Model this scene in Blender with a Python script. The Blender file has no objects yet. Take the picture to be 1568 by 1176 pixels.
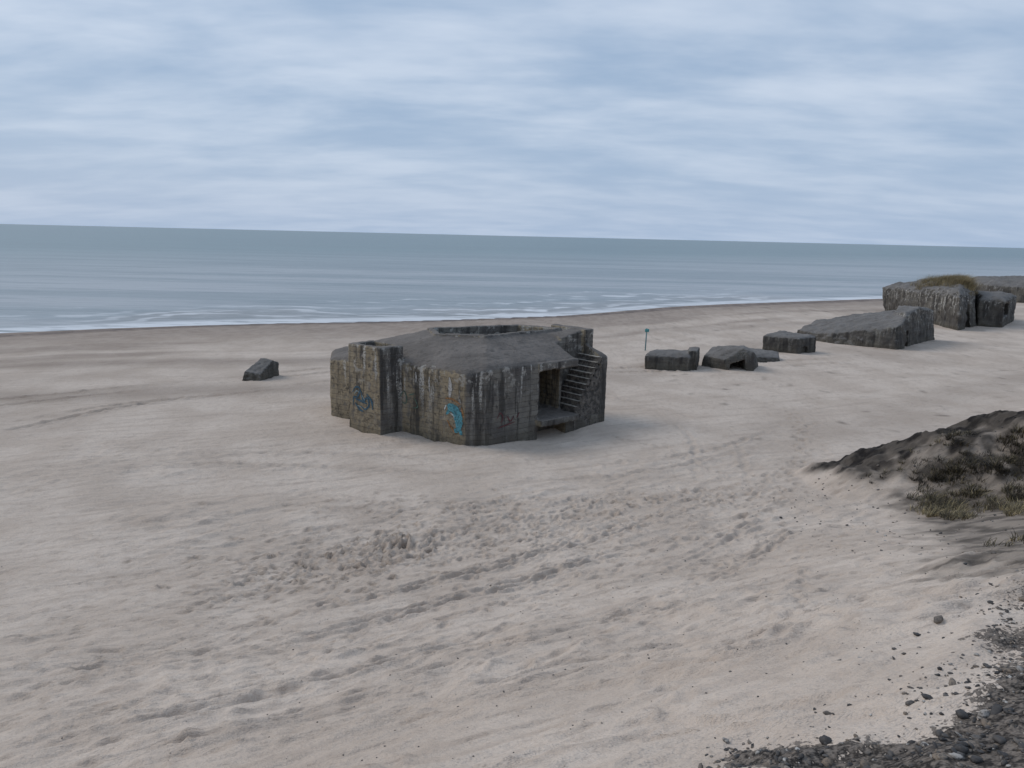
import bpy, bmesh, math, random
import numpy as np
from mathutils import Vector, Matrix
from mathutils.bvhtree import BVHTree
random.seed(7); rng=np.random.default_rng(7)
S=bpy.context.scene
S.view_settings.view_transform='Standard'; S.view_settings.look='None'; S.view_settings.exposure=0

# ------------------------------------------------------------------ noise
def perlin(x,y,seed=0):
    xi=np.floor(x).astype(np.int64); yi=np.floor(y).astype(np.int64)
    fx=x-xi; fy=y-yi
    def g(ix,iy,dx,dy):
        h=(ix*374761393+iy*668265263+seed*974634777)&0xffffffff
        h=((h^(h>>13))*1274126177)&0xffffffff
        h=h^(h>>16)
        a=(h&0xffff)*(2*math.pi/65536.0)
        return np.cos(a)*dx+np.sin(a)*dy
    u=fx*fx*fx*(fx*(fx*6-15)+10); v=fy*fy*fy*(fy*(fy*6-15)+10)
    a=g(xi,yi,fx,fy); b=g(xi+1,yi,fx-1,fy); c=g(xi,yi+1,fx,fy-1); d=g(xi+1,yi+1,fx-1,fy-1)
    return 1.5*((a*(1-u)+b*u)*(1-v)+(c*(1-u)+d*u)*v)
def fbm(x,y,oct=3,seed=0):
    r=0;a=1
    for i in range(oct):
        r=r+a*perlin(x*2**i+i*17.3,y*2**i-i*9.1,seed+i); a*=.5
    return r
def sst(a,b,x):
    t=np.clip((x-a)/(b-a),0,1); return t*t*(3-2*t)

# ------------------------------------------------------------------ terrain functions
SX=np.array([-3000,-150,-60,-39.4,-27.8,-9.1,-.4,8,17.2,32.4,55.7,94,200,3000.])*1.055
SY=np.array([-1800,-20,46,58.9,67.4,73.8,78.9,84.4,95.8,106,120,144,215,2200.])*1.055
def shore_d(x,y):      # >0 on land, metres to the waterline
    ys=(np.interp(x,SX,SY)+np.interp(x-5,SX,SY)+np.interp(x+5,SX,SY))/3
    return (ys-y)*0.85
PQ=np.array([-400,-30,-6,-2,0,2,4,5,8,11,14,18,22,28,4000.])
PZ=np.array([9,8,7.3,6.9,6.35,5.75,4.85,4.3,2.8,1.75,.95,.38,.12,0,0.])
RX=np.array([9.6,10.6,12.3,15,19,30.]); RY=np.array([25.4,25.0,24.2,23.0,22.0,21.])
RH=np.array([0,.55,1.3,2.2,2.9,3.5])
def mound(x,y):
    ry=np.interp(x,RX,RY)+.45*perlin(x*.8,y*0+3.1,5)+.2*perlin(x*2.6,y*0+1.1,6)
    h=np.interp(x,RX,RH,left=0)
    d=ry-y
    w=np.where(d>0,1-sst(0,6.0,d),1-sst(0,.9,-d))
    w=np.where(x<9.6,0,w)
    return h*w, d
def base_h(x,y):
    q=y-.55*x
    z=(np.interp(q,PQ,PZ)+np.interp(q-.8,PQ,PZ)+np.interp(q+.8,PQ,PZ))/3
    m,_=mound(x,y)
    sd=shore_d(x,y)
    z=z+m
    z=z-.55*(1-sst(-1,16,sd))-np.clip(-sd,0,100)*.03
    z=z+.32*sst(4.2,4.9,sd)*(1-sst(5,16,sd))*sst(-45,-15,x)*(1-sst(0,20,x))
    land=sst(0,15,sd)
    z=z+land*.10*fbm(x*.09+5,y*.12,2,11)*sst(8,25,y)
    z=z+.10*fbm(x*.35,y*.35,2,12)*sst(40,8,y)
    mm=sst(.1,.8,m)
    z=z+mm*(.18*fbm(x*1.1,y*1.1,4,14))
    return z

# ------------------------------------------------------------------ ground sheet
def axis(spacing,a,b):
    out=[a]
    while out[-1]<b: out.append(out[-1]+spacing(out[-1]))
    return out
fx=lambda x: (.040+.0040*abs(x-1)) if abs(x)<40 else .2+.06*(abs(x)-40)
xp=axis(fx,1,3500); xn=[2-v for v in xp[1:]]
X=np.array(sorted(xn+xp))
def fy(y):
    if y<2: return .25
    if y<60: return max(.028,y*y/7600)
    return min(200,max(.5,(y-60)*.03+.5))
Y=np.array(axis(fy,2,5000)); Yb=[2-v for v in np.cumsum([.1*1.22**i for i in range(40)])]
Y=np.array(sorted(Yb)+list(Y))
GX,GY=np.meshgrid(X,Y)
GZ=base_h(GX,GY)
near=sst(34,22,GY)*sst(-34,-14,GX)
c,s_=math.cos(math.radians(24)),math.sin(math.radians(24))
U=GX*c+GY*s_; V=-GX*s_+GY*c
warp=fbm(GX*.5,GY*.5,2,31)*.7
rough=.25+.75*sst(-.35,.3,fbm(GX*.12+3,GY*.16,2,32))
land=sst(2,14,shore_d(GX,GY))
GZ+=near*(.040*rough*fbm(U*.6+warp,V*2.0+warp,3,33)+.028*rough*fbm(U*2.0+warp,V*4.5+warp,3,34))
ridged=1-np.abs(fbm(U*.30+warp*.5,V*1.0+warp,2,35))*2
GZ+=near*.065*rough*np.clip(ridged,0,1)**3
rid2=1-np.abs(fbm(U*.55+warp,V*1.7+warp*1.3,2,39))*2.2
GZ+=sst(16,9,GY)*sst(-14,-6,GX)*.045*np.clip(rid2,0,1)**2
RM=sst(-2,4,GX)*sst(22,14,GY)
GZ+=RM*.045*(1-np.abs(perlin(U*.5+warp,V*1.6+warp*1.5,37))*2.2)*rough
far=land*sst(24,32,GY)
GZ+=far*.018*fbm(U*.35,V*2.2,2,36)
DIST=np.zeros_like(GZ)
def stamp(px,py,ang,L,W,dep,rim,dent_shade):
    R=L*2.2
    i0,i1=np.searchsorted(X,[px-R,px+R]); j0,j1=np.searchsorted(Y,[py-R,py+R])
    if i1-i0<2 or j1-j0<2: return
    dx=GX[j0:j1,i0:i1]-px; dy=GY[j0:j1,i0:i1]-py
    a=(dx*math.cos(ang)+dy*math.sin(ang))/L; b=(-dx*math.sin(ang)+dy*math.cos(ang))/W
    a=a+.25*np.sin(b*2+px*7); b=b+.2*np.sin(a*2.3+py*5)
    r2=a*a+b*b
    GZ[j0:j1,i0:i1]+= -dep*np.exp(-r2**1.5)+rim*np.exp(-(np.sqrt(r2)-1.45)**2*6)*(1+.6*np.sign(a))
    DIST[j0:j1,i0:i1]=np.maximum(DIST[j0:j1,i0:i1],dent_shade*np.exp(-r2*.5))  # mask for the dark colour painted into each dent
KD=1.5
def cluster(cx,cy,sx,sy,ang,n,dep,L=.14,dent_shade=.6):
    for k in range(n):
        u=random.gauss(0,sx); v=random.gauss(0,sy)
        px=cx+u*math.cos(ang)-v*math.sin(ang); py=cy+u*math.sin(ang)+v*math.cos(ang)
        m=random.uniform(.15,1)**1.5
        l=L*random.uniform(.4,1.25)
        stamp(px,py,random.gauss(.5,.9),l,l*random.uniform(.35,.7),dep*m*KD,dep*m*.5*KD,dent_shade*m)
def trail(pts,step,dep,dent_shade=.5,jit=.12,L=.15):
    for (x0,y0),(x1,y1) in zip(pts[:-1],pts[1:]):
        d=math.hypot(x1-x0,y1-y0); n=int(d/step); a=math.atan2(y1-y0,x1-x0)
        for k in range(n):
            t=k/n; sd=.13 if k%2 else -.13
            px=x0+(x1-x0)*t-math.sin(a)*sd+random.gauss(0,jit); py=y0+(y1-y0)*t+math.cos(a)*sd+random.gauss(0,jit)
            stamp(px,py,a+random.gauss(0,.2),L,L*.5,dep*random.uniform(.4,1.1)*KD,dep*.4*KD,dent_shade*random.uniform(.3,1))
def smooth(pts,n=10):
    out=[]
    P=[pts[0]]+list(pts)+[pts[-1]]
    for i in range(1,len(P)-2):
        for k in range(n):
            t=k/n; r=[]
            for a in (0,1):
                p0,p1,p2,p3=P[i-1][a],P[i][a],P[i+1][a],P[i+2][a]
                r.append(.5*(2*p1+(p2-p0)*t+(2*p0-5*p1+4*p2-p3)*t*t+(3*p1-p0-3*p2+p3)*t**3))
            out.append(tuple(r))
    out.append(pts[-1]); return out
def rut(pts,wid,dep,dent_shade=.3):
    k=0; pts=smooth(pts)
    for (x0,y0),(x1,y1) in zip(pts[:-1],pts[1:]):
        d=math.hypot(x1-x0,y1-y0); n=max(1,int(d/.22)); a=math.atan2(y1-y0,x1-x0)
        for j in range(n):
            k+=1; t=j/n
            f=.55+.45*math.sin(k*.11+pts[0][0])+random.uniform(-.3,.3)
            if f<.25: continue
            stamp(x0+(x1-x0)*t+random.gauss(0,.04),y0+(y1-y0)*t+random.gauss(0,.04),a,.28,wid,dep*f,dep*.5*f,dent_shade*f)
cluster(-3.0,18.2,.6,.65,.3,200,.070,.12,1.3)
cluster(-5.0,16.6,1.0,.8,.4,180,.045,.12,1.0)
cluster(-3.6,17.4,2.0,1.2,.4,600,.036,.115,.8)
cluster(-1.0,19.6,1.8,1.1,.3,360,.032,.12,.7)
cluster(1.8,19.4,1.6,.9,.5,280,.032,.13,.5)
cluster(-2.2,21.6,2.6,.6,.0,230,.034,.12,.7)
cluster(3.0,22.3,2.2,.5,.1,210,.034,.12,.7)
cluster(6.8,22.8,1.6,.9,.3,290,.035,.13,.6)
cluster(1.0,16.5,2.2,1.5,.5,300,.024,.13,.4)
cluster(-4,13.5,2.5,1.6,.4,260,.024,.12,.4)
cluster(-8,14,2,1.2,.4,100,.02,.12,.3)
cluster(4.5,13,2.5,2.0,.5,190,.02,.14,.25)
cluster(7.0,17,1.6,1.6,.5,130,.022,.14,.25)
cluster(-5,10.5,3,1.2,.4,160,.018,.11,.3)
cluster(-13,19,4,2.5,.2,60,.018,.13,.3)
cluster(14,33,6,4,.4,160,.022,.16,.3)
cluster(-12,31,6,3,.4,80,.02,.16,.3)
trail([(-7.5,11),(-4.5,13.5),(-1,16),(3,19.5),(7.5,23),(11,28),(14,38)],.36,.035,.5)
trail([(-6.5,9),(-3,11.6),(1,14.6),(4.5,18),(8.5,22)],.38,.03,.4)
trail([(-2.6,7.4),(0,9.4),(2.5,12.2),(5,16),(7,22)],.4,.025,.3)
trail([(-6.5,14.4),(-3,18),(0,20),(3,22.2),(9,24.6)],.35,.035,.6)
trail([(8,24),(6,29),(4,31)],.4,.03,.4)
trail([(9,24),(16,40),(15,46)],.45,.03,.4)
trail([(1,5.2),(3,8.2),(5,12),(7,20)],.4,.025,.2)
for off in (0,.35,1.7,2.05):
    a=off*.75
    rut([(-9-a*.4,9.5+a),(-4-a*.4,12.3+a),(0-a*.4,15+a),(4-a*.4,18.2+a),(8.5-a*.4,22+a)],.10,.042)
    rut([(-5-a*.4,7.4+a),(-1-a*.4,9.6+a),(3-a*.4,13+a),(7-a*.4,18+a)],.10,.032)
for off in (0,1.7):
    rut([(-24+off,22),(-22+off,29),(-16+off*.7,36+off*.7),(-6,42+off),(8,47+off),(22,52+off)],.17,.05,.6)
    rut([(-26,31+off),(-19,37+off),(-8,46+off),(4,52+off)],.17,.04,.5)
    rut([(-17+off,19),(-15.5+off*.8,24-off*.3),(-11,27-off*.8),(-5,27.2-off),(2,26.4-off),(8,29-off*.6),(14,36-off)],.15,.035,.35)
    rut([(8-off,25),(9-off,32),(6-off*.4,38+off*.7),(-2,42+off)],.15,.02,.2)
for k in range(650):
    px=random.uniform(-12,9); py=random.uniform(4.5,20)
    stamp(px,py,math.radians(24)+random.gauss(0,.5),random.uniform(.1,.38),random.uniform(.03,.08),random.uniform(.012,.035),.010,.2)
for (px,py,L,W,d) in [(1.9,31.2,2.0,.8,.18),(-3.2,29.6,2.0,.5,.08),(-6.2,30.6,1.2,.5,.1)]:
    dx=GX-px; dy=GY-py; a=math.radians(40)
    aa=(dx*math.cos(a)+dy*math.sin(a))/L; bb=(-dx*math.sin(a)+dy*math.cos(a))/W
    GZ-=d*np.exp(-(aa*aa+bb*bb))

# attributes
SD=shore_d(GX,GY)
wetn=fbm(GX*.05,GY*.05,2,41)*2.2
wet=(1-sst(5.5,10.5,SD+wetn*.6))
wet=np.maximum(wet,.6*sst(-.1,.5,fbm((GX*.88+GY*.47)*.03,SD*.22,3,42))*sst(36,18,SD)*sst(0,3,SD))
wet=np.maximum(wet,.68*sst(22,9,SD+wetn))
wet=np.maximum(wet,.6*np.exp(-((SD-24-wetn)/1.2)**2)*sst(6,-4,GX))
wet=np.maximum(wet,.5*np.exp(-((SD-32-wetn*1.3)/1.6)**2)*sst(6,-14,GX))
wet=np.maximum(wet,.25*sst(0,.6,fbm(GX*.06+9,SD*.10,3,52))*far)
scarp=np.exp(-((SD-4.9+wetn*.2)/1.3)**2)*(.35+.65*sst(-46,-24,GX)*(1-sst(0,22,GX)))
m_,md=mound(GX,GY)
dune=sst(.10,.55,m_+.25*fbm(GX*.9,GY*.9,2,44))*sst(8.5,9.5,GX)
peat=np.clip(sst(.5,1.2,md*-1+1.9+1.1*fbm(GX*1.2,GY*1.2,2,46))*dune,0,1)
GYC=np.array([-5,2.6,3.2,3.4,3.55,4,5,7,9,11,14,30.]); GXC=np.array([-1.5,.5,.9,1.65,2.1,2.6,3.45,5.1,6.7,9,13,30.])
def gravel_f(x,y): return x-np.interp(y,GYC,GXC)+1.6*np.exp(-((x-1.4)/.42)**2-((y-3.8)/.34)**2)
gf=gravel_f(GX,GY)+.35*fbm(GX*1.6,GY*1.6,3,47)
gravel=sst(-.5,.6,gf)*sst(14,9,GY)
dune2=.92*sst(-.5,1.0,GX-np.interp(GY,[6,8,10.5,13,16,19,23],[4.9,5.7,6.2,7.4,8.9,10.2,11])+.8*fbm(GX,GY,3,48))*sst(5.5,8,GY)*sst(25,23,GY)
dune=np.maximum(dune,dune2)
tone=fbm(GX*.35,GY*.35,4,71)
strk=fbm(U*.33,V*2.9,3,72)
fine=fbm(GX*4,GY*4,2,73)
dn_=fbm(GX*1.6,GY*1.6,4,74)
ny,nx=GX.shape
me=bpy.data.meshes.new("sandy_beach_ground")
co=np.stack([GX,GY,GZ],-1).reshape(-1,3).astype(np.float32)
idx=np.arange(nx*ny,dtype=np.int32).reshape(ny,nx)
q=np.stack([idx[:-1,:-1],idx[:-1,1:],idx[1:,1:],idx[1:,:-1]],-1).reshape(-1,4)
def fill(me,co,q):
    me.vertices.add(len(co)); me.vertices.foreach_set("co",co.ravel())
    me.loops.add(q.size); me.loops.foreach_set("vertex_index",q.ravel().astype(np.int32))
    me.polygons.add(len(q)); me.polygons.foreach_set("loop_start",np.arange(0,q.size,q.shape[1],dtype=np.int32))
    me.polygons.foreach_set("loop_total",np.full(len(q),q.shape[1],dtype=np.int32))
    me.polygons.foreach_set("use_smooth",np.ones(len(q),dtype=bool))
    me.update(calc_edges=True)
fill(me,co,q)
def attr(me,name,arr):
    a=me.attributes.new(name,'FLOAT','POINT'); a.data.foreach_set("value",arr.ravel().astype(np.float32))
for nm,ar in (("wet",wet),("scarp",scarp),("dune",dune),("peat",peat),("gravel",gravel),("disturb_shade",np.clip(DIST,0,1)),("tone",tone),("strk",strk),("fine",fine),("dn",dn_)): attr(me,nm,ar)
ground=bpy.data.objects.new("sandy_beach_ground",me); S.collection.objects.link(ground)
def gz(x,y):
    i=min(max(np.searchsorted(X,x)-1,0),nx-2); j=min(max(np.searchsorted(Y,y)-1,0),ny-2)
    tx=(x-X[i])/(X[i+1]-X[i]); ty=(y-Y[j])/(Y[j+1]-Y[j])
    return float((GZ[j,i]*(1-tx)+GZ[j,i+1]*tx)*(1-ty)+(GZ[j+1,i]*(1-tx)+GZ[j+1,i+1]*tx)*ty)

# ------------------------------------------------------------------ node helper
class NT:
    def __init__(s,mat):
        s.t=mat.node_tree; s.t.nodes.clear()
    def n(s,ty,props=None,**inp):
        nd=s.t.nodes.new(ty)
        for k,v in (props or {}).items(): setattr(nd,k,v)
        for k,v in inp.items():
            key=int(k[1:]) if k[0]=='i' and k[1:].isdigit() else k.replace('_',' ')
            s.set(nd.inputs[key],v)
        return nd
    def set(s,sock,v):
        if isinstance(v,bpy.types.NodeSocket): s.t.links.new(v,sock)
        elif isinstance(v,bpy.types.Node): s.t.links.new(v.outputs[0],sock)
        else:
            if isinstance(v,tuple) and len(v)==3 and sock.type=='RGBA': v=(*v,1)
            sock.default_value=v
    def math(s,op,a,b=0,clamp=False):
        return s.n('ShaderNodeMath',{'operation':op,'use_clamp':clamp},i0=a,i1=b).outputs[0]
    def mix(s,f,a,b,mode='MIX'):
        nd=s.n('ShaderNodeMix',{'data_type':'RGBA','blend_type':mode})
        s.set(nd.inputs[0],f); s.set(nd.inputs[6],a); s.set(nd.inputs[7],b); return nd.outputs[2]
    def ramp(s,v,a,b,lo=0.,hi=1.):
        return s.n('ShaderNodeMapRange',{'interpolation_type':'SMOOTHSTEP'},i0=v,i1=a,i2=b,i3=lo,i4=hi).outputs[0]
    def noise(s,vec,scale,detail=3,rough=.5,dist=0):
        return s.n('ShaderNodeTexNoise',Vector=vec,Scale=scale,Detail=detail,Roughness=rough,Distortion=dist).outputs[0]
    def mapv(s,vec,scale=(1,1,1),rot=(0,0,0),loc=(0,0,0)):
        return s.n('ShaderNodeMapping',Vector=vec,Scale=scale,Rotation=rot,Location=loc).outputs[0]
    def at(s,name): return s.n('ShaderNodeAttribute',{'attribute_name':name}).outputs['Fac']
    def out(s,sh): 
        o=s.n('ShaderNodeOutputMaterial'); s.t.links.new(sh.outputs[0],o.inputs[0])
def newmat(name):
    m=bpy.data.materials.new(name); m.use_nodes=True; return m,NT(m)
def pos(N): return N.n('ShaderNodeNewGeometry').outputs['Position']

# sand (large-scale variation comes from attributes stored on the ground mesh)
m,N=newmat("sand"); P=pos(N)
n3=N.noise(P,22,2,.7)
tn=N.at("tone"); stk=N.at("strk"); fi=N.at("fine"); dn=N.at("dn")
col=N.mix(N.ramp(tn,-.6,.6),(.515,.428,.355),(.60,.508,.428))
col=N.mix(N.math('MULTIPLY',N.ramp(fi,-.1,.8),.38),col,(.415,.335,.272))
col=N.mix(N.math('MULTIPLY',N.ramp(n3,.5,.7),.33),col,(.34,.275,.225))
col=N.mix(N.math('MULTIPLY',N.ramp(stk,.0,.8),.36),col,(.38,.307,.252))
col=N.mix(N.math('MULTIPLY',N.at("disturb_shade"),.7),col,(.225,.175,.14))  # dents darkened: self-shadow painted into the colour, plus damper turned-up sand
wetc=N.mix(N.ramp(stk,-.4,.6),(.17,.125,.095),(.265,.205,.163))
col=N.mix(N.at("wet"),col,wetc)
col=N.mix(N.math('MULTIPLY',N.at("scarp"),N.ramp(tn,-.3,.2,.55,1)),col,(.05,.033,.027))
dc=N.mix(N.ramp(dn,-.6,.5),(.078,.065,.054),(.26,.218,.18))
col=N.mix(N.at("dune"),col,dc)
pc=N.mix(N.ramp(fi,-.5,.6),(.016,.013,.012),(.050,.042,.035))
col=N.mix(N.math('MULTIPLY',N.at("peat"),N.ramp(dn,-.45,-.05)),col,pc)
gcn=N.mix(N.ramp(n3,.38,.65),(.03,.026,.023),(.20,.17,.145))
gm=N.ramp(N.math('ADD',N.at("gravel"),N.math('MULTIPLY',N.math('SUBTRACT',n3,.5),1.9)),.45,.62)
col=N.mix(gm,col,gcn)
bh=N.math('MULTIPLY',N.noise(N.mapv(P,(.75,1.3,1),(0,0,-.42)),6,4,.74),.11)
bmp=N.n('ShaderNodeBump',Strength=.7,Distance=1.0,Height=bh)
rg=N.math('SUBTRACT',.95,N.math('MULTIPLY',N.at("wet"),.35))
N.out(N.n('ShaderNodeBsdfPrincipled',Base_Color=col,Roughness=rg,Normal=bmp,**{'Specular_IOR_Level':.2}))
me.materials.append(m)

# ------------------------------------------------------------------ sea
xs=axis(lambda x:1.0+.035*abs(x),0,26000); xs=np.array(sorted([-v for v in xs[1:]]+xs))
ys=axis(lambda y:.6+.02*abs(y-60) if y>40 else 3+.05*abs(y-40),-2500,40000); ys=np.array(ys)
WX,WY=np.meshgrid(xs,ys); wd=-shore_d(WX,WY)
WZ=-.50+.10*sst(0,8,wd)*np.maximum(0,fbm((WX*.86+WY*.5)*.018,wd*.11,2,61))*sst(140,20,wd)
wm=bpy.data.meshes.new("sea")
idx=np.arange(WX.size).reshape(WX.shape)
qq=np.stack([idx[:-1,:-1],idx[:-1,1:],idx[1:,1:],idx[1:,:-1]],-1)
keep=wd[:-1,:-1]>-14
fill(wm,np.stack([WX,WY,WZ],-1).reshape(-1,3).astype(np.float32),qq[keep])
attr(wm,"off",wd)
attr(wm,"surf",np.clip(.25+.65*np.exp(-((WX-6)/24)**2)+.5*fbm(WX*.03,WY*.03,2,62),0,1))
sea=bpy.data.objects.new("sea",wm); S.collection.objects.link(sea)
m,N=newmat("sea_water"); P=pos(N); off=N.at("off")
rot=(0,0,-.45)
w1=N.noise(N.mapv(P,(.05,.32,1),rot),1.0,4,.6); w2=N.noise(N.mapv(P,(.35,1.4,1),rot),1.0,3,.6)
w3=N.noise(N.mapv(P,(.006,.045,1),rot),1.0,3,.55)
bh=N.math('ADD',N.math('MULTIPLY',w1,1.0),N.math('MULTIPLY',w2,.25))
bmp=N.n('ShaderNodeBump',Strength=.6,Distance=.6,Height=bh)
col=N.mix(N.ramp(off,0,320),(.32,.335,.345),(.115,.185,.195))
col=N.mix(N.math('MULTIPLY',N.ramp(w3,.42,.60),.5),col,(.09,.14,.155))
col=N.mix(N.math('MULTIPLY',N.ramp(w1,.5,.66),.5),col,(.085,.125,.14))
wob=N.math('MULTIPLY',N.math('SUBTRACT',N.noise(N.mapv(P,(.04,.04,1)),1.0,4,.65),.5),34.)
o2=N.math('ADD',off,wob)
br=N.noise(N.mapv(P,(.12,.7,1),rot),1.0,4,.7)
patch=N.at("surf")
foam=0
for (c0,wdt,thr,amp) in [(-.5,1.8,.42,.85),(4.5,1.5,.44,.85),(11,1.7,.46,.8),(19,1.3,.52,.7)]:
    ln=N.ramp(N.math('ABSOLUTE',N.math('SUBTRACT',o2,c0+3)),wdt,wdt*.25)
    f=N.math('MULTIPLY',N.math('MULTIPLY',ln,N.ramp(br,thr,thr+.12)),amp)
    foam=f if foam==0 else N.math('MAXIMUM',foam,f)
foam=N.math('MULTIPLY',foam,patch)
ed=N.math('MULTIPLY',N.ramp(off,2.8,.5),N.ramp(br,.38,.5)); foam=N.math('MAXIMUM',foam,N.math('MULTIPLY',ed,.7))
lace=N.math('MULTIPLY',N.math('MULTIPLY',N.ramp(off,26,4),N.ramp(w2,.52,.66)),patch)
foam=N.math('MAXIMUM',foam,N.math('MULTIPLY',lace,.3))
sh_=N.math('MULTIPLY',N.math('MULTIPLY',N.ramp(o2,14,2),patch),.7)
col=N.mix(sh_,col,(.19,.155,.13))
water=N.n('ShaderNodeBsdfPrincipled',Base_Color=col,Roughness=.3,IOR=1.33,Normal=bmp)
fm=N.n('ShaderNodeBsdfPrincipled',Base_Color=(.76,.78,.80),Roughness=.9)
mx=N.n('ShaderNodeMixShader',i0=foam,i1=water,i2=fm); N.out(mx)
wm.materials.append(m)

# ------------------------------------------------------------------ concrete
def concrete(name,dark=1.0,lit_ochre=.6,roofcol=(.18,.160,.144)):
    m,N=newmat(name); P=pos(N)
    G=N.n('ShaderNodeNewGeometry'); nz=N.n('ShaderNodeSeparateXYZ',Vector=G.outputs['True Normal']).outputs; pz=N.n('ShaderNodeSeparateXYZ',Vector=P).outputs
    a=N.noise(P,.8,4,.6); b=N.noise(P,3.2,5,.7); c_=N.noise(P,14,3,.7)
    wall=N.mix(N.ramp(a,.38,.62),(.115*dark,.106*dark,.099*dark),(.21*dark,.195*dark,.17*dark))
    lit_face=N.ramp(nz[0],.15,-.35)
    wall=N.mix(N.math('MULTIPLY',N.math('MULTIPLY',lit_face,lit_ochre),N.ramp(b,.28,.55)),wall,(.36*dark,.285*dark,.18*dark))  # left-facing walls lighter ochre: warm light from the left put into the colour
    wall=N.mix(N.math('MULTIPLY',N.ramp(b,.53,.66),.75),wall,(.050,.045,.043))
    zc=N.math('ADD',pz[2],N.math('MULTIPLY',a,.05))
    fr=N.math('FRACT',N.math('MULTIPLY',zc,4.6)); ln=N.ramp(N.math('ABSOLUTE',N.math('SUBTRACT',fr,.5)),.42,.5)
    wall=N.mix(N.math('MULTIPLY',ln,N.ramp(a,.3,.6,.15,.6)),wall,(.05,.044,.040))
    bid=N.n('ShaderNodeTexWhiteNoise',{'noise_dimensions':'1D'},W=N.math('FLOOR',N.math('MULTIPLY',zc,4.6))).outputs[0]
    wall=N.mix(N.math('MULTIPLY',bid,.2),wall,(.06,.054,.048))
    sv=N.noise(N.mapv(P,(2.2,2.2,.22)),1.0,4,.65); sv2=N.noise(N.mapv(P,(3.6,3.6,.30),loc=(7,3,1)),1.0,4,.6)
    wall=N.mix(N.math('MULTIPLY',N.ramp(sv,.48,.62),.8),wall,(.042,.039,.037))
    lime=N.math('MULTIPLY',N.ramp(sv2,.56,.64),N.ramp(c_,.35,.6))
    lime=N.math('MULTIPLY',lime,N.ramp(pz[2],.8,2.4,.18,1))
    wall=N.mix(N.math('MULTIPLY',lime,.85),wall,(.52,.50,.46))
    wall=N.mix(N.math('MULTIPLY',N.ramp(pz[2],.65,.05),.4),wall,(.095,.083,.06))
    lw=N.math('MULTIPLY',N.ramp(N.noise(P,2.3,5,.7),.54,.62),N.ramp(pz[2],1.5,2.9)); wall=N.mix(N.math('MULTIPLY',lw,.65),wall,(.42,.40,.365))
    roof=N.mix(N.ramp(a,.35,.65),tuple(v*.76 for v in roofcol),roofcol)
    roof=N.mix(N.math('MULTIPLY',N.ramp(b,.5,.66),.6),roof,(.08,.072,.064))
    roof=N.mix(N.math('MULTIPLY',N.ramp(c_,.6,.72),.4),roof,(.32,.29,.25))
    rs=N.noise(N.mapv(P,(.5,3.5,1),(0,0,.72)),1.0,3,.6); roof=N.mix(N.math('MULTIPLY',N.ramp(rs,.5,.68),.4),roof,(.09,.08,.072))
    isroof=N.ramp(nz[2],.35,.7)
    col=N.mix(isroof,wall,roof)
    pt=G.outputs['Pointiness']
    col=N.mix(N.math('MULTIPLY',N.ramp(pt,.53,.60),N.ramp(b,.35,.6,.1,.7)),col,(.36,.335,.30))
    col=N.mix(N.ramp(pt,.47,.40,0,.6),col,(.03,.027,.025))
    bh=N.math('ADD',N.math('MULTIPLY',b,.06),N.math('MULTIPLY',ln,-.012))
    bmp=N.n('ShaderNodeBump',Strength=.8,Distance=1.0,Height=bh)
    N.out(N.n('ShaderNodeBsdfPrincipled',Base_Color=col,Roughness=.92,Normal=bmp,**{'Specular_IOR_Level':.25}))
    return m
conc=concrete("weathered_concrete",1.0,.75); conc2=concrete("weathered_concrete_distant",.66,.08,(.185,.174,.164))

def hull_bm(bm,pts):
    vs=[bm.verts.new(p) for p in pts]
    r=bmesh.ops.convex_hull(bm,input=vs)
    junk=[g for g in r['geom_interior'] if isinstance(g,bmesh.types.BMVert)]
    if junk: bmesh.ops.delete(bm,geom=junk,context='VERTS')
def hull_mesh(parts):
    bm=bmesh.new()
    for p in parts: hull_bm(bm,p)
    bmesh.ops.recalc_face_normals(bm,faces=bm.faces)
    me=bpy.data.meshes.new("tmp"); bm.to_mesh(me); bm.free(); return me
def bake(me,cutters,vox,disp=0,dscale=.6,pre=None):
    ob=bpy.data.objects.new("tmp",me); S.collection.objects.link(ob); tmp=[ob]
    if pre:
        md=ob.modifiers.new("r0",'REMESH'); md.mode='VOXEL'; md.voxel_size=pre
    for i,cp in enumerate(cutters):
        co=bpy.data.objects.new("cut",hull_mesh([cp])); S.collection.objects.link(co); tmp.append(co)
        b=ob.modifiers.new("b%d"%i,'BOOLEAN'); b.operation='DIFFERENCE'; b.object=co; b.solver='EXACT'
    md=ob.modifiers.new("r",'REMESH'); md.mode='VOXEL'; md.voxel_size=vox; md.use_smooth_shade=True
    if disp:
        for (sc,st) in [(dscale,disp),(dscale*.25,disp*.5)]:
            t=bpy.data.textures.new("t",'CLOUDS'); t.noise_scale=sc; t.noise_depth=3
            d=ob.modifiers.new("d",'DISPLACE'); d.texture=t; d.strength=st; d.mid_level=.5; d.texture_coords='GLOBAL'
    dg=bpy.context.evaluated_depsgraph_get(); dg.update()
    r=bpy.data.meshes.new_from_object(ob.evaluated_get(dg),depsgraph=dg)
    for o in tmp: bpy.data.objects.remove(o)
    return r
def addto(me,parts):
    bm=bmesh.new(); bm.from_mesh(me)
    for p in parts: hull_bm(bm,p)
    bmesh.ops.recalc_face_normals(bm,faces=bm.faces)
    r=bpy.data.meshes.new("tmp"); bm.to_mesh(r); bm.free(); return r
def obj(name,me,mat,parent=None,smooth=True):
    me.name=name; o=bpy.data.objects.new(name,me); S.collection.objects.link(o)
    me.materials.clear(); me.materials.append(mat)
    me.polygons.foreach_set("use_smooth",np.full(len(me.polygons),smooth,dtype=bool))
    if parent: o.parent=parent
    return o
def prism(poly,z0,z1): return [(x,y,z0) for x,y in poly]+[(x,y,z1) for x,y in poly]

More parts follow.
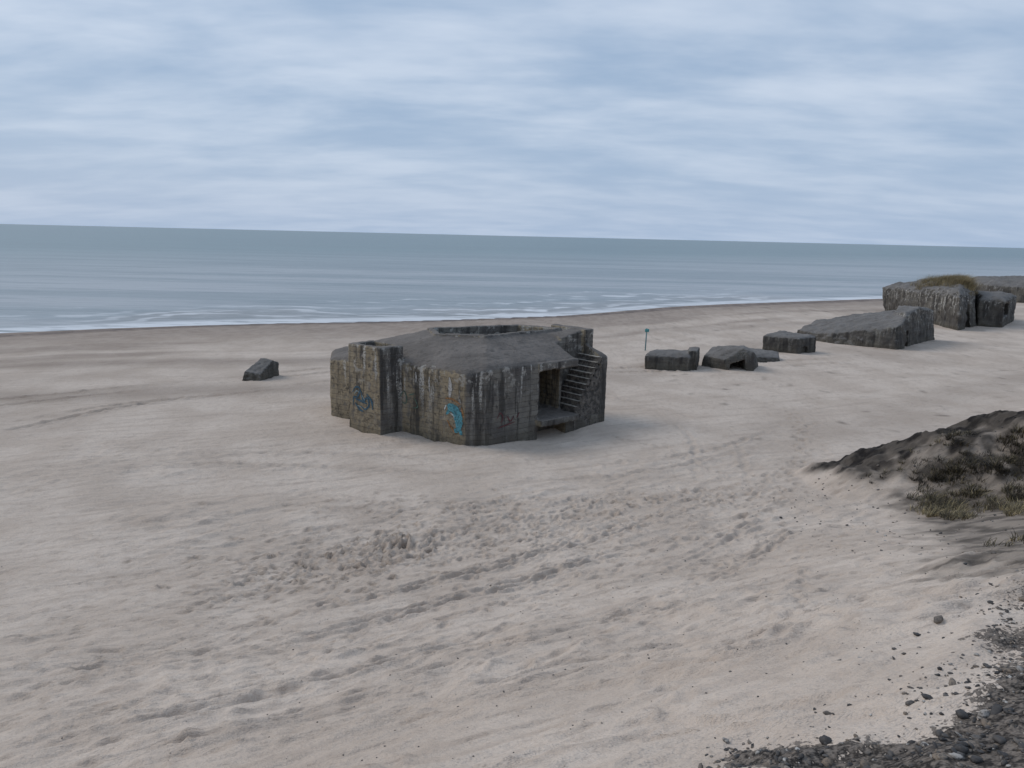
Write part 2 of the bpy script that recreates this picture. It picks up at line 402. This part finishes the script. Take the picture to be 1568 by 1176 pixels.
# ---- main bunker
O=Vector((-.93,28.98)); R2=Vector((.752,.660)); N2=Vector((-.660,.752))
def FR(s,d,z): p=O+R2*s+N2*d; return (p.x,p.y,z)
def box(s0,s1,d0,d1,z0,z1): return [FR(s,d,z) for s in (s0,s1) for d in (d0,d1) for z in (z0,z1)]
foot=[(-1.78,28.8),(-.93,28.98),(4.2,33.5),(-2.8,38.9),(-8.4,35.4),(-7.95,33.2),(-4.62,30.86)]
ev=[2.92,3.1,3.05,3.0,2.7,2.65,2.98]
T=[(-3.35,31.9,3.80),(-1.1,31.4,3.84),(2.3,34.6,3.88),(.4,35.9,3.86),(-3.9,34.0,3.82)]
cx=sum(t[0] for t in T)/5; cy=sum(t[1] for t in T)/5
def sh(p,k):
    mx,my=-2.2,33.6; return (mx+(p[0]-mx)*k,my+(p[1]-my)*k)
body=[(x,y,-1.2) for x,y in foot]+[(x,y,z-.16) for (x,y),z in zip(foot,ev)]+[(*sh(p,.965),z) for p,z in zip(foot,ev)]+T
cut=[box(2.7,4.8,-1,1.15,.66,2.62), box(4.78,6.32,-1,1.25,.5,6), box(3.75,4.55,1,3.6,.72,2.5), box(2.75,4.3,-1,.7,-1.5,.36)]
m0=bake(hull_mesh([body]),cut,.06)
parts=[box(2.55,4.75,-.38,1.3,.40,.68)]
parts.append([*box(6.32,6.82,.95,3.2,2,4.02)])
parts.append([FR(4.95,1.2,2.4),FR(6.5,1.2,2.4),FR(4.95,1.9,2.4),FR(6.5,1.9,2.4),FR(5.1,1.22,3.70),FR(6.4,1.22,3.95),FR(5.1,1.9,3.85),FR(6.4,1.9,4.0)])
parts.append(box(2.62,4.9,-.07,.3,2.66,3.0))
parts.append(box(4.58,4.76,.75,1.2,.6,2.7))
parts.append(box(2.68,3.72,1.0,1.3,.6,2.7))
# raised kerb round the open gun pit
k1=[(cx+(t[0]-cx)*.97,cy+(t[1]-cy)*.97,t[2]) for t in T]
parts.append([(x,y,3.2) for x,y,z in k1]+[(x,y,z+.12) for x,y,z in k1])
an=[(-6.75,31.25),(-5.22,30.05),(-4.38,30.82),(-5.9,32.3)]
ac=(sum(a[0] for a in an)/4,sum(a[1] for a in an)/4)
m1=addto(m0,parts)
m1=addto(m1,[prism(an,-1,3.56)])
ins=[(cx+(t[0]-cx)*.87,cy+(t[1]-cy)*.82) for t in T]
mB=bake(m1,[prism([(ac[0]+(a[0]-ac[0])*.7,ac[1]+(a[1]-ac[1])*.7) for a in an],3.3,4),prism(ins,3.0,5)],.045,.07,.8,pre=.045)
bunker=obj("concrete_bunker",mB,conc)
bm=bmesh.new(); ns=10
for i in range(ns):
    z1=.66+.225*(i+1); s0=4.80+.148*i
    jit=random.uniform(-.02,.02)
    hull_bm(bm,[FR(s,d,z) for s in (s0+jit,s0+.16 if i<ns-1 else 6.4) for d in (.0+random.uniform(-.03,.03),1.24) for z in (z1-.26 if i else -.6,z1)])
    hull_bm(bm,[FR(s,d,z) for s in (s0+jit-.035,s0+.15) for d in (-.05,1.23) for z in (z1+.002,z1+.045)])
hull_bm(bm,[FR(4.86,.02,-.6),FR(6.4,.02,-.6),FR(4.86,1.2,-.6),FR(6.4,1.2,-.6),FR(4.86,.02,.62),FR(4.86,1.2,.62),FR(6.4,.02,2.7),FR(6.4,1.2,2.7)])
bmesh.ops.recalc_face_normals(bm,faces=bm.faces)
sm=bpy.data.meshes.new("s"); bm.to_mesh(sm); bm.free()
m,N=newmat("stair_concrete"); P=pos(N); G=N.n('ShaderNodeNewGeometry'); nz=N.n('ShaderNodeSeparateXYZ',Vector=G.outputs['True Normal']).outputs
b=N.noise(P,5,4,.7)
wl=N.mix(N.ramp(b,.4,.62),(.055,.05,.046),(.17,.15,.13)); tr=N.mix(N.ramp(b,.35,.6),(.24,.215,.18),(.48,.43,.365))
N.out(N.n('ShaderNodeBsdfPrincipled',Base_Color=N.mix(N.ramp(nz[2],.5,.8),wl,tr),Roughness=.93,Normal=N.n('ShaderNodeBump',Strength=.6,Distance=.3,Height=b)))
obj("staircase",sm,m,bunker,False)

bvh=BVHTree.FromObject(bunker,bpy.context.evaluated_depsgraph_get())
def paint(name,color,strokes,p0,p1,w):
    d=(Vector(p1)-Vector(p0)).normalized(); nrm=Vector((d.y,-d.x,0)); 
    bm=bmesh.new()
    for st in strokes:
        ww=w
        if isinstance(st,tuple): ww,st=st
        pts=[]
        st=smooth(st,5)
        for a,b in zip(st[:-1],st[1:]):
            n=max(1,int(math.hypot(a[0]-b[0],a[1]-b[1])/.04))
            pts+=[(a[0]+(b[0]-a[0])*k/n,a[1]+(b[1]-a[1])*k/n) for k in range(n)]
        pts.append(st[-1]); rows=[]
        for k,(u,z) in enumerate(pts):
            a=pts[max(0,k-2)]; b=pts[min(len(pts)-1,k+2)]; tx,tz=b[0]-a[0],b[1]-a[1]; l=math.hypot(tx,tz) or 1
            W=ww*(.35+.65*math.sin(math.pi*(k+.5)/len(pts)))*random.uniform(.9,1.1); row=[]
            for j in range(5):
                o=(j/4-.5)*W; uu=u-tz/l*o; zz=z+tx/l*o
                src=Vector((p0[0]+d.x*uu,p0[1]+d.y*uu,zz))+nrm*1.0
                h=bvh.ray_cast(src,-nrm,3)
                row.append(bm.verts.new((h[0] if h[0] else src-nrm)+nrm*.02))
            rows.append(row)
        for r0,r1 in zip(rows[:-1],rows[1:]):
            for j in range(4): bm.faces.new((r0[j],r0[j+1],r1[j+1],r1[j]))
    me=bpy.data.meshes.new(name); bm.to_mesh(me); bm.free()
    m,N=newmat(name+"_paint"); P=pos(N)
    cc=N.mix(N.ramp(N.noise(P,12,4,.7),.42,.62),color,tuple(v*.45 for v in color))
    N.out(N.n('ShaderNodeBsdfPrincipled',Base_Color=cc,Roughness=.8))
    return obj(name,me,m,bunker)
E=(-4.62,30.86); A=(-1.78,28.8); A2=(-.93,28.98); C=(4.2,33.5)
paint("graffiti_dolphin",(.09,.28,.33),[(.42,[(2.66,1.42),(2.85,1.45),(3.08,1.3),(3.2,1.0),(3.22,.75),(3.2,.58)]),(.14,[(2.85,1.4),(2.58,1.12)]),(.2,[(3.25,.62),(3.0,.5)]),(.16,[(3.2,.65),(3.38,.42)])],E,A,.36)
paint("graffiti_orange",(.33,.17,.07),[[(2.65,.9),(2.85,.62),(3.1,.4)],[(2.55,1.75),(2.9,1.78),(3.3,1.6)],[(3.35,1.5),(3.45,1.1)]],E,A,.08)
paint("graffiti_white",(.55,.6,.58),[[(2.75,1.22),(2.95,1.12),(3.05,.9)],[(2.6,1.5),(2.5,1.3)]],E,A,.06)
paint("graffiti_tag_green",(.10,.16,.12),[[(.2,1.5),(.35,1.75),(.5,1.5),(.45,1.25),(.25,1.3)],[(.6,1.6),(.9,1.7)],[(.9,1.55),(1.1,1.2),(.8,1.1)]],E,A,.05)
B2=(-6.75,31.25); B3=(-5.22,30.05)
paint("graffiti_tag_blue",(.045,.10,.14),[[(.3,1.55),(.5,1.8),(.75,1.75),(.6,1.4),(.35,1.35),(.3,1.0)],[(.8,1.7),(.95,1.3),(1.2,1.45),(1.3,1.15),(1.05,.95),(.8,1.05)],[(.45,1.15),(.7,.9),(.95,.85)],[(1.15,1.6),(1.45,1.35),(1.5,1.0)],[(.5,1.3),(1.2,1.2)]],B2,B3,.10)
paint("graffiti_tag_pale",(.28,.34,.34),[[(.4,1.5),(.55,1.65),(.68,1.6)],[(.9,1.5),(1.05,1.3)],[(.6,1.05),(.85,1.0)]],B2,B3,.05)
paint("graffiti_tag_red",(.14,.04,.045),[[(.5,1.0),(.65,1.2),(.8,1.0),(.7,.8)],[(1.0,1.05),(1.2,.8),(1.35,1.0)],[(.55,.6),(1.4,.75)],[(1.5,.9),(1.65,1.1)]],A2,C,.05)
paint("graffiti_stain_lime",(.42,.40,.37),[(.2,[(2.75,2.6),(2.8,2.2),(2.78,1.8)]),(.10,[(1.0,2.6),(1.02,2.2)]),(.08,[(1.7,2.5),(1.72,1.9)])],E,A,.2)

# ---- the other bunkers and blocks
def simple(name,parts,cutters=(),vox=.09,disp=.12,mat=conc2,dscale=1.2):
    return obj(name,bake(hull_mesh(parts),list(cutters),vox,disp,dscale,pre=vox),mat)
simple("concrete_block",[[(-14.75,40.9,-.5),(-13.6,40.7,-.5),(-13.1,42.8,-.5),(-14.0,43,-.5),(-14.5,41.1,.45),(-13.6,41.0,.35),(-13.25,42.2,.95),(-14.0,42.4,1.0),(-13.15,42.9,.7)]],vox=.05,disp=.14,dscale=.7)
simple("low_bunker",[prism([(8.3,48.1),(11.0,47.6),(12.1,49.6),(9.2,50.6)],-.6,.80)+[(8.6,48.5,.92),(10.9,48.0,1.0),(11.8,49.5,1.0),(9.4,50.2,.92)],prism([(11.0,47.9),(11.5,47.8),(12.1,49.6),(11.4,49.7)],-.5,1.22)],vox=.07,disp=.14)
simple("bunker_fragment",[[(12.1,49.5,-.5),(13.7,47.8,-.5),(15.2,47.8,-.5),(16.2,50,-.5),(13.4,51.2,-.5),(12.3,49.3,.70),(13.3,48.1,.62),(15.1,48.0,1.2),(14.5,48.2,1.42),(14.0,49.2,1.45),(14.9,49.5,1.38),(15.9,50,.7),(13.2,50.8,1.1)]],
   [[(13.65,47.0,-.6),(14.75,47.0,-.6),(13.65,49.5,-.6),(14.75,49.5,-.6),(13.7,47.0,.42),(14.6,47.0,.75),(13.7,49.5,.42),(14.6,49.5,.75)]],vox=.06,disp=.15)
simple("concrete_slab",[[(15.6,51.2,0),(18.3,52.0,-.3),(18.6,53.4,-.3),(16,54,-.3),(15.6,51.3,.42),(18.2,52.2,.25),(18.5,53.4,.55),(16,54,.75)]],vox=.07,disp=.12)
simple("small_bunker",[prism([(18.5,57.0),(20.6,55.6),(22.5,57),(20.6,59.6)],-.5,1.15)+[(18.7,57.1,1.25),(20.5,55.9,1.22),(22.2,57.1,1.3),(20.5,59.3,1.35)]],[prism([(21.2,55.2),(21.9,55.4),(21.6,56.6),(21.0,56.2)],-.6,.5)],vox=.07,disp=.16)
simple("tilted_bunker",[[(24.2,66.5,-.8),(25.6,62.6,-.8),(29.6,59.2,-.8),(31.2,60.6,-.8),(33,67,-.8),(26.5,68,-.8),
   (24.4,66.4,.62),(24.9,64.6,.62),(25.9,63.0,.75),(27.6,61.4,1.05),(29.6,59.7,1.75),(30.4,60.2,2.1),(31.2,61.4,2.45),(33,66.5,2.5),(29.5,66.6,2.1),(26.5,67.5,1.4)],
   [(30.7,60.5,-.8),(32.2,62.0,-.8),(36.4,66.3,-.8),(33.5,68,-.8),(30.6,62.5,-.8),(30.9,60.9,2.3),(31.1,61.6,2.75),(32.1,62.4,2.9),(33,63.2,3.0),(35.9,66.2,2.5),(35.3,66.4,2.8),(33.0,66.5,2.9),(31.0,63,2.6)]],
   [[(31.0,59.8,-1),(31.9,60.8,-1),(30.2,61.4,-1),(31.2,62.4,-1),(31.1,59.9,1.2),(31.8,60.7,1.4),(30.4,61.4,1.2),(31.2,62.2,1.3)]],vox=.09,disp=.3,dscale=1.8)
simple("dune_bunker",[[(43.0,74.5,-1),(47.5,79,-1),(44.6,93,-1),(56,97,-1),(49.5,84,-1),
   (43.0,75.0,3.1),(43.6,76.4,3.8),(47.0,79.4,3.3),(44.4,94,2.9),(45.5,92,3.6),(45.6,80,4.3),(47.9,82.5,4.3),(53,94,4.5),(49.0,84,4.1)]],
   [[(45.0,75,-1),(46.3,76.2,-1),(43.8,79,-1),(45,80,-1),(45.2,75.4,2.2),(46.1,76.1,2.4),(43.9,79,2.2),(44.9,80,2.3)]],vox=.12,disp=.5,dscale=2.2)
simple("entrance_bunker",[prism([(47.3,78.9),(49.2,77.8),(56.0,86.6),(53,90)],-1,2.7)+[(47.8,79.5,3.2),(49.2,78.7,3.15),(55.2,86.4,3.0),(52,88,3.2)]],
   [[(49.8,77,1.0),(52.2,80.2,1.0),(48.2,80.5,1.0),(50.6,83.2,1.0),(49.8,77,2.4),(52.2,80.2,2.4),(48.2,80.5,2.4),(50.6,83.2,2.4)]],vox=.12,disp=.35,dscale=2)
simple("distant_bunker",[prism([(72.5,119),(75.5,115),(90,120),(90,131),(75,131)],-1,2.3)+[(74,120,3.0),(77,117,3.3),(89,121,3.6),(88,130,3.5),(76,129,3.2)]],vox=.2,disp=.4,dscale=2.5)

# ---- beach marker post
def tube(bm,p0,p1,r0,r1,n=10):
    p0=Vector(p0);p1=Vector(p1);ax=(p1-p0).normalized(); u=ax.orthogonal().normalized(); v=ax.cross(u)
    rs=[[bm.verts.new(p+(u*math.cos(2*math.pi*i/n)+v*math.sin(2*math.pi*i/n))*r) for i in range(n)] for p,r in ((p0,r0),(p1,r1))]
    for i in range(n): bm.faces.new((rs[0][i],rs[0][(i+1)%n],rs[1][(i+1)%n],rs[1][i]))
    bm.faces.new(rs[1]); bm.faces.new(rs[0][::-1])
def simplemat(name,c,r=.7):
    m,N=newmat(name); P=pos(N)
    N.out(N.n('ShaderNodeBsdfPrincipled',Base_Color=N.mix(N.ramp(N.noise(P,9,4,.7),.35,.65),c,tuple(v*.6 for v in c)),Roughness=r)); return m
post=bpy.data.objects.new("beach_marker_post",None); S.collection.objects.link(post); post.location=(9.63,55.8,0)
bm=bmesh.new(); tube(bm,(9.63,55.8,-.6),(9.67,55.8,1.62),.05,.045); tube(bm,(9.67,55.8,1.60),(9.67,55.8,1.66),.065,.02)
me=bpy.data.meshes.new("pole"); bm.to_mesh(me); bm.free(); o=obj("pole",me,simplemat("painted_steel",(.16,.27,.28))); o.parent=post; o.matrix_parent_inverse=Matrix.Translation((-9.63,-55.8,0))
bm=bmesh.new(); bmesh.ops.create_cube(bm,size=1,matrix=Matrix.Translation((9.68,55.72,1.5))@Matrix.Diagonal((.30,.03,.22,1))); bmesh.ops.bevel(bm,geom=bm.edges[:],offset=.008)
me=bpy.data.meshes.new("sign_plate"); bm.to_mesh(me); bm.free(); o=obj("sign_plate",me,simplemat("sign_paint",(.10,.36,.36))); o.parent=post; o.matrix_parent_inverse=Matrix.Translation((-9.63,-55.8,0))

# ------------------------------------------------------------------ stones
ico=bmesh.new(); bmesh.ops.create_icosphere(ico,subdivisions=2,radius=1); ico.verts.ensure_lookup_table()
IV=np.array([v.co[:] for v in ico.verts]); IF=np.array([[v.index for v in f.verts] for f in ico.faces]); ico.free()
VAR=[IV+.38*np.stack([perlin(IV[:,(a+1)%3]*1.5+k*9.1,IV[:,a]*1.5+k*7.7,a) for a in range(3)],-1) for k in range(30)]
def stones(name,plist,mat):
    vs=[];fs=[];cs=[];k=0
    for (x,y,r) in plist:
        sc=np.array([random.uniform(.7,1.5),random.uniform(.6,1.1),random.uniform(.35,.75)])*r
        v=random.choice(VAR)*sc; a=random.uniform(0,6.3); b=random.gauss(0,.3)
        v=np.stack([v[:,0]*math.cos(a)-v[:,1]*math.sin(a),v[:,0]*math.sin(a)+v[:,1]*math.cos(a),v[:,2]+v[:,0]*b],-1)
        v+=np.array([x,y,gz(x,y)+sc[2]*.35]); vs.append(v); fs.append(IF+k); k+=len(IV); cs.append(np.full(len(IV),random.random()))
    me=bpy.data.meshes.new(name); fill(me,np.concatenate(vs).astype(np.float32),np.concatenate(fs).astype(np.int32))
    attr(me,"tone",np.concatenate(cs)); o=bpy.data.objects.new(name,me); S.collection.objects.link(o); me.materials.append(mat); return o
m,N=newmat("pebble_stone"); P=pos(N); t=N.at("tone")
cr=N.n('ShaderNodeValToRGB',Fac=t); e=cr.color_ramp.elements; e[0].position=0; e[0].color=(.022,.021,.021,1); e[1].position=1; e[1].color=(.46,.44,.41,1)
for p_,c_ in [(.35,(.05,.045,.043,1)),(.55,(.11,.098,.088,1)),(.75,(.19,.145,.105,1)),(.9,(.29,.265,.24,1))]:
    x_=e.new(p_); x_.color=c_
N.out(N.n('ShaderNodeBsdfPrincipled',Base_Color=N.mix(N.ramp(N.noise(P,60,2,.6),.45,.7),cr.outputs[0],(.06,.054,.05)),Roughness=.7))
stonemat=m
cx_=np.random.default_rng(3)
ax=cx_.uniform(-.8,10.5,130000); ay=cx_.uniform(2.3,12.5,130000)
g=gravel_f(ax,ay)+.6*fbm(ax*1.3,ay*1.3,3,47)
pr=1/(1+np.exp(-(g+.05)*4.5)); pr=np.where(ay>4.5,pr*np.maximum(.10,1-(ay-4.5)/4.5),pr)
ok=cx_.random(130000)<pr*.8
pl=[(float(a),float(b),min(.036,.0072*math.exp(random.gauss(.2,.55)))) for a,b in zip(ax[ok],ay[ok])][:18000]
stones("gravel",pl,stonemat)
pl=[]
for k in range(1300):
    y=random.uniform(5,24); x=random.gauss(2+y*.15,5.0)
    pl.append((x,y,min(.018,.006*math.exp(random.gauss(.2,.4)))))
for k in range(300):
    x=random.uniform(7,16); y=random.uniform(11,24); pl.append((x,y,random.uniform(.012,.035)))
stones("pebbles",pl,stonemat)

# ------------------------------------------------------------------ marram grass
def grass(name,tufts,mat):
    V=[];F=[];C=[];k=0
    for (x,y,z,r,h,n,tone) in tufts:
        a=rng.uniform(0,2*math.pi,n); rr=r*np.sqrt(rng.random(n)); hh=h*rng.uniform(.35,1.1,n)
        bx=x+np.cos(a)*rr; by=y+np.sin(a)*rr
        lean=rng.uniform(.3,1.5,n)*hh; la=a+rng.normal(0,.9,n)
        lx=np.cos(la)*lean+.25*hh; ly=np.sin(la)*lean-.1*hh
        wx=-np.sin(la)*.007; wy=np.cos(la)*.007
        L=[]
        for t,wf in ((0,1),(.4,.9),(.75,.6),(1,.08)):
            px=bx+lx*t**1.6; py=by+ly*t**1.6; pz=z-.04+hh*(t-.32*t*t*lean/hh)
            L.append(np.stack([np.stack([px-wx*wf,py-wy*wf,pz],-1),np.stack([px+wx*wf,py+wy*wf,pz],-1)],1))
        V.append(np.stack(L,1).reshape(-1,3))
        b=k+np.arange(n)*8
        for j in range(3): F.append(np.stack([b+2*j,b+2*j+1,b+2*j+3,b+2*j+2],-1))
        C.append(np.repeat(np.clip(tone+rng.normal(0,.22,n),0,1),8)); k+=8*n
    me=bpy.data.meshes.new(name); fill(me,np.concatenate(V).astype(np.float32),np.concatenate(F).astype(np.int32))
    attr(me,"tone",np.concatenate(C)); me.materials.append(mat); o=bpy.data.objects.new(name,me); S.collection.objects.link(o); return o
m,N=newmat("marram_grass"); t=N.at("tone")
cr=N.n('ShaderNodeValToRGB',Fac=t); e=cr.color_ramp.elements; e[0].color=(.028,.022,.017,1); e[1].color=(.42,.33,.18,1)
x_=e.new(.4); x_.color=(.075,.06,.034,1); x_=e.new(.7); x_.color=(.20,.16,.08,1)
N.out(N.n('ShaderNodeBsdfPrincipled',Base_Color=cr.outputs[0],Roughness=.8))
grassmat=m
tf=[]
def gcl(cx,cy,sx,sy,n,tone,h=.28):
    for k in range(n):
        x=random.gauss(cx,sx); y=random.gauss(cy,sy)
        tf.append((x,y,gz(x,y),random.uniform(.08,.26),h*random.uniform(.5,1.3),random.randint(30,70),tone+random.gauss(0,.16)))
gcl(12.6,21.4,.5,.3,44,.25); gcl(11.7,20.0,.35,.5,50,.4); gcl(11.0,18.6,.25,.5,38,.6); gcl(13.6,20.6,.5,.35,50,.2); gcl(13.2,19.2,.6,.4,50,.35)
gcl(14.6,21.4,.5,.3,44,.25,.3); gcl(15.2,20.2,.6,.4,50,.3,.3); gcl(12.2,17.6,.4,.4,24,.6); gcl(14.2,18.0,.7,.4,30,.45); gcl(16.5,21,.8,.4,40,.3,.32); gcl(11.6,22.6,.6,.25,10,.3,.14); gcl(13.5,22.4,.5,.2,16,.25,.2); gcl(12.0,16.0,.5,.4,14,.5); gcl(19,20,2,1.5,60,.4); gcl(9.6,13.2,.5,.5,8,.5,.18)
grass("marram_grass",tf,grassmat)
tf=[]
db=BVHTree.FromObject(bpy.data.objects["dune_bunker"],bpy.context.evaluated_depsgraph_get())
for k in range(330):
    x=random.gauss(47.3,1.6); y=random.gauss(82.5,3.2)
    hh=db.ray_cast(Vector((x,y,12)),Vector((0,0,-1)),20)
    if hh[0] and hh[0].z>3.2: tf.append((x,y,hh[0].z,.35,.95,50,.74))
grass("roof_grass",tf,grassmat)

# ------------------------------------------------------------------ world
W=bpy.data.worlds.new("World"); S.world=W; W.use_nodes=True
W.cycles.sampling_method='MANUAL'; W.cycles.sample_map_resolution=256
N=NT(W)
SUN_EL=math.radians(42); SUN_AZ=math.radians(-66)
sky=N.n('ShaderNodeTexSky',{'sky_type':'NISHITA','sun_disc':False,'sun_elevation':SUN_EL,'sun_rotation':SUN_AZ,'air_density':1.2,'dust_density':2.5})
D=N.n('ShaderNodeTexCoord').outputs['Generated']
sp=N.n('ShaderNodeSeparateXYZ',Vector=D).outputs
zz=N.math('ADD',N.math('MAXIMUM',sp[2],0.0),.17)
cxy=N.n('ShaderNodeCombineXYZ',i0=N.math('DIVIDE',sp[0],zz),i1=N.math('DIVIDE',sp[1],zz)).outputs[0]
c1=N.noise(N.mapv(cxy,(1.2,2.1,1),(0,0,.10)),1.0,5,.53,.25)
c2=N.noise(N.mapv(cxy,(3.2,6,1),(0,0,.06),(4,2,0)),1.0,3,.5)
c3=N.noise(N.mapv(cxy,(.35,.55,1),(0,0,.2),(1,7,0)),1.0,2,.5)
cc=N.math('ADD',N.math('ADD',N.math('MULTIPLY',c1,.5),N.math('MULTIPLY',c2,.18)),N.math('MULTIPLY',c3,.38))
f=N.ramp(cc,.39,.70)
cloud=N.mix(f,(3.35,4.6,6.45),(6.2,7.1,8.5))
hor=N.ramp(sp[2],.20,0.0)
cloud=N.mix(N.math('MULTIPLY',hor,.55),cloud,(4.7,5.85,7.7))
mixc=N.mix(.9,sky.outputs[0],cloud)
bg=N.n('ShaderNodeBackground',Color=mixc,Strength=.1)
o=N.n('ShaderNodeOutputWorld'); N.t.links.new(bg.outputs[0],o.inputs[0])
sl=bpy.data.lights.new("overcast_sun",'SUN'); sl.energy=1.3; sl.angle=math.radians(28); sl.color=(1,.93,.85)
so=bpy.data.objects.new("overcast_sun",sl); S.collection.objects.link(so)
d=Vector((math.sin(SUN_AZ)*math.cos(SUN_EL),math.cos(SUN_AZ)*math.cos(SUN_EL),math.sin(SUN_EL)))
so.rotation_euler=d.to_track_quat('Z','Y').to_euler(); so.location=d*50

# ------------------------------------------------------------------ camera
p=math.radians(10.85); r=math.radians(1.35)
F=Vector((0,math.cos(p),-math.sin(p))); Uv=Vector((0,math.sin(p),math.cos(p))); Xv=Vector((1,0,0))
cxv=Xv*math.cos(r)+Uv*math.sin(r); cyv=-Xv*math.sin(r)+Uv*math.cos(r)
M=Matrix((( *cxv,),( *cyv,),( *(-F),))).transposed().to_4x4(); M.translation=Vector((0,0,8))
cam=bpy.data.cameras.new("camera"); cam.lens=27.18; cam.sensor_width=36; cam.clip_start=.1; cam.clip_end=80000
co_=bpy.data.objects.new("camera",cam); S.collection.objects.link(co_); co_.matrix_world=M; S.camera=co_
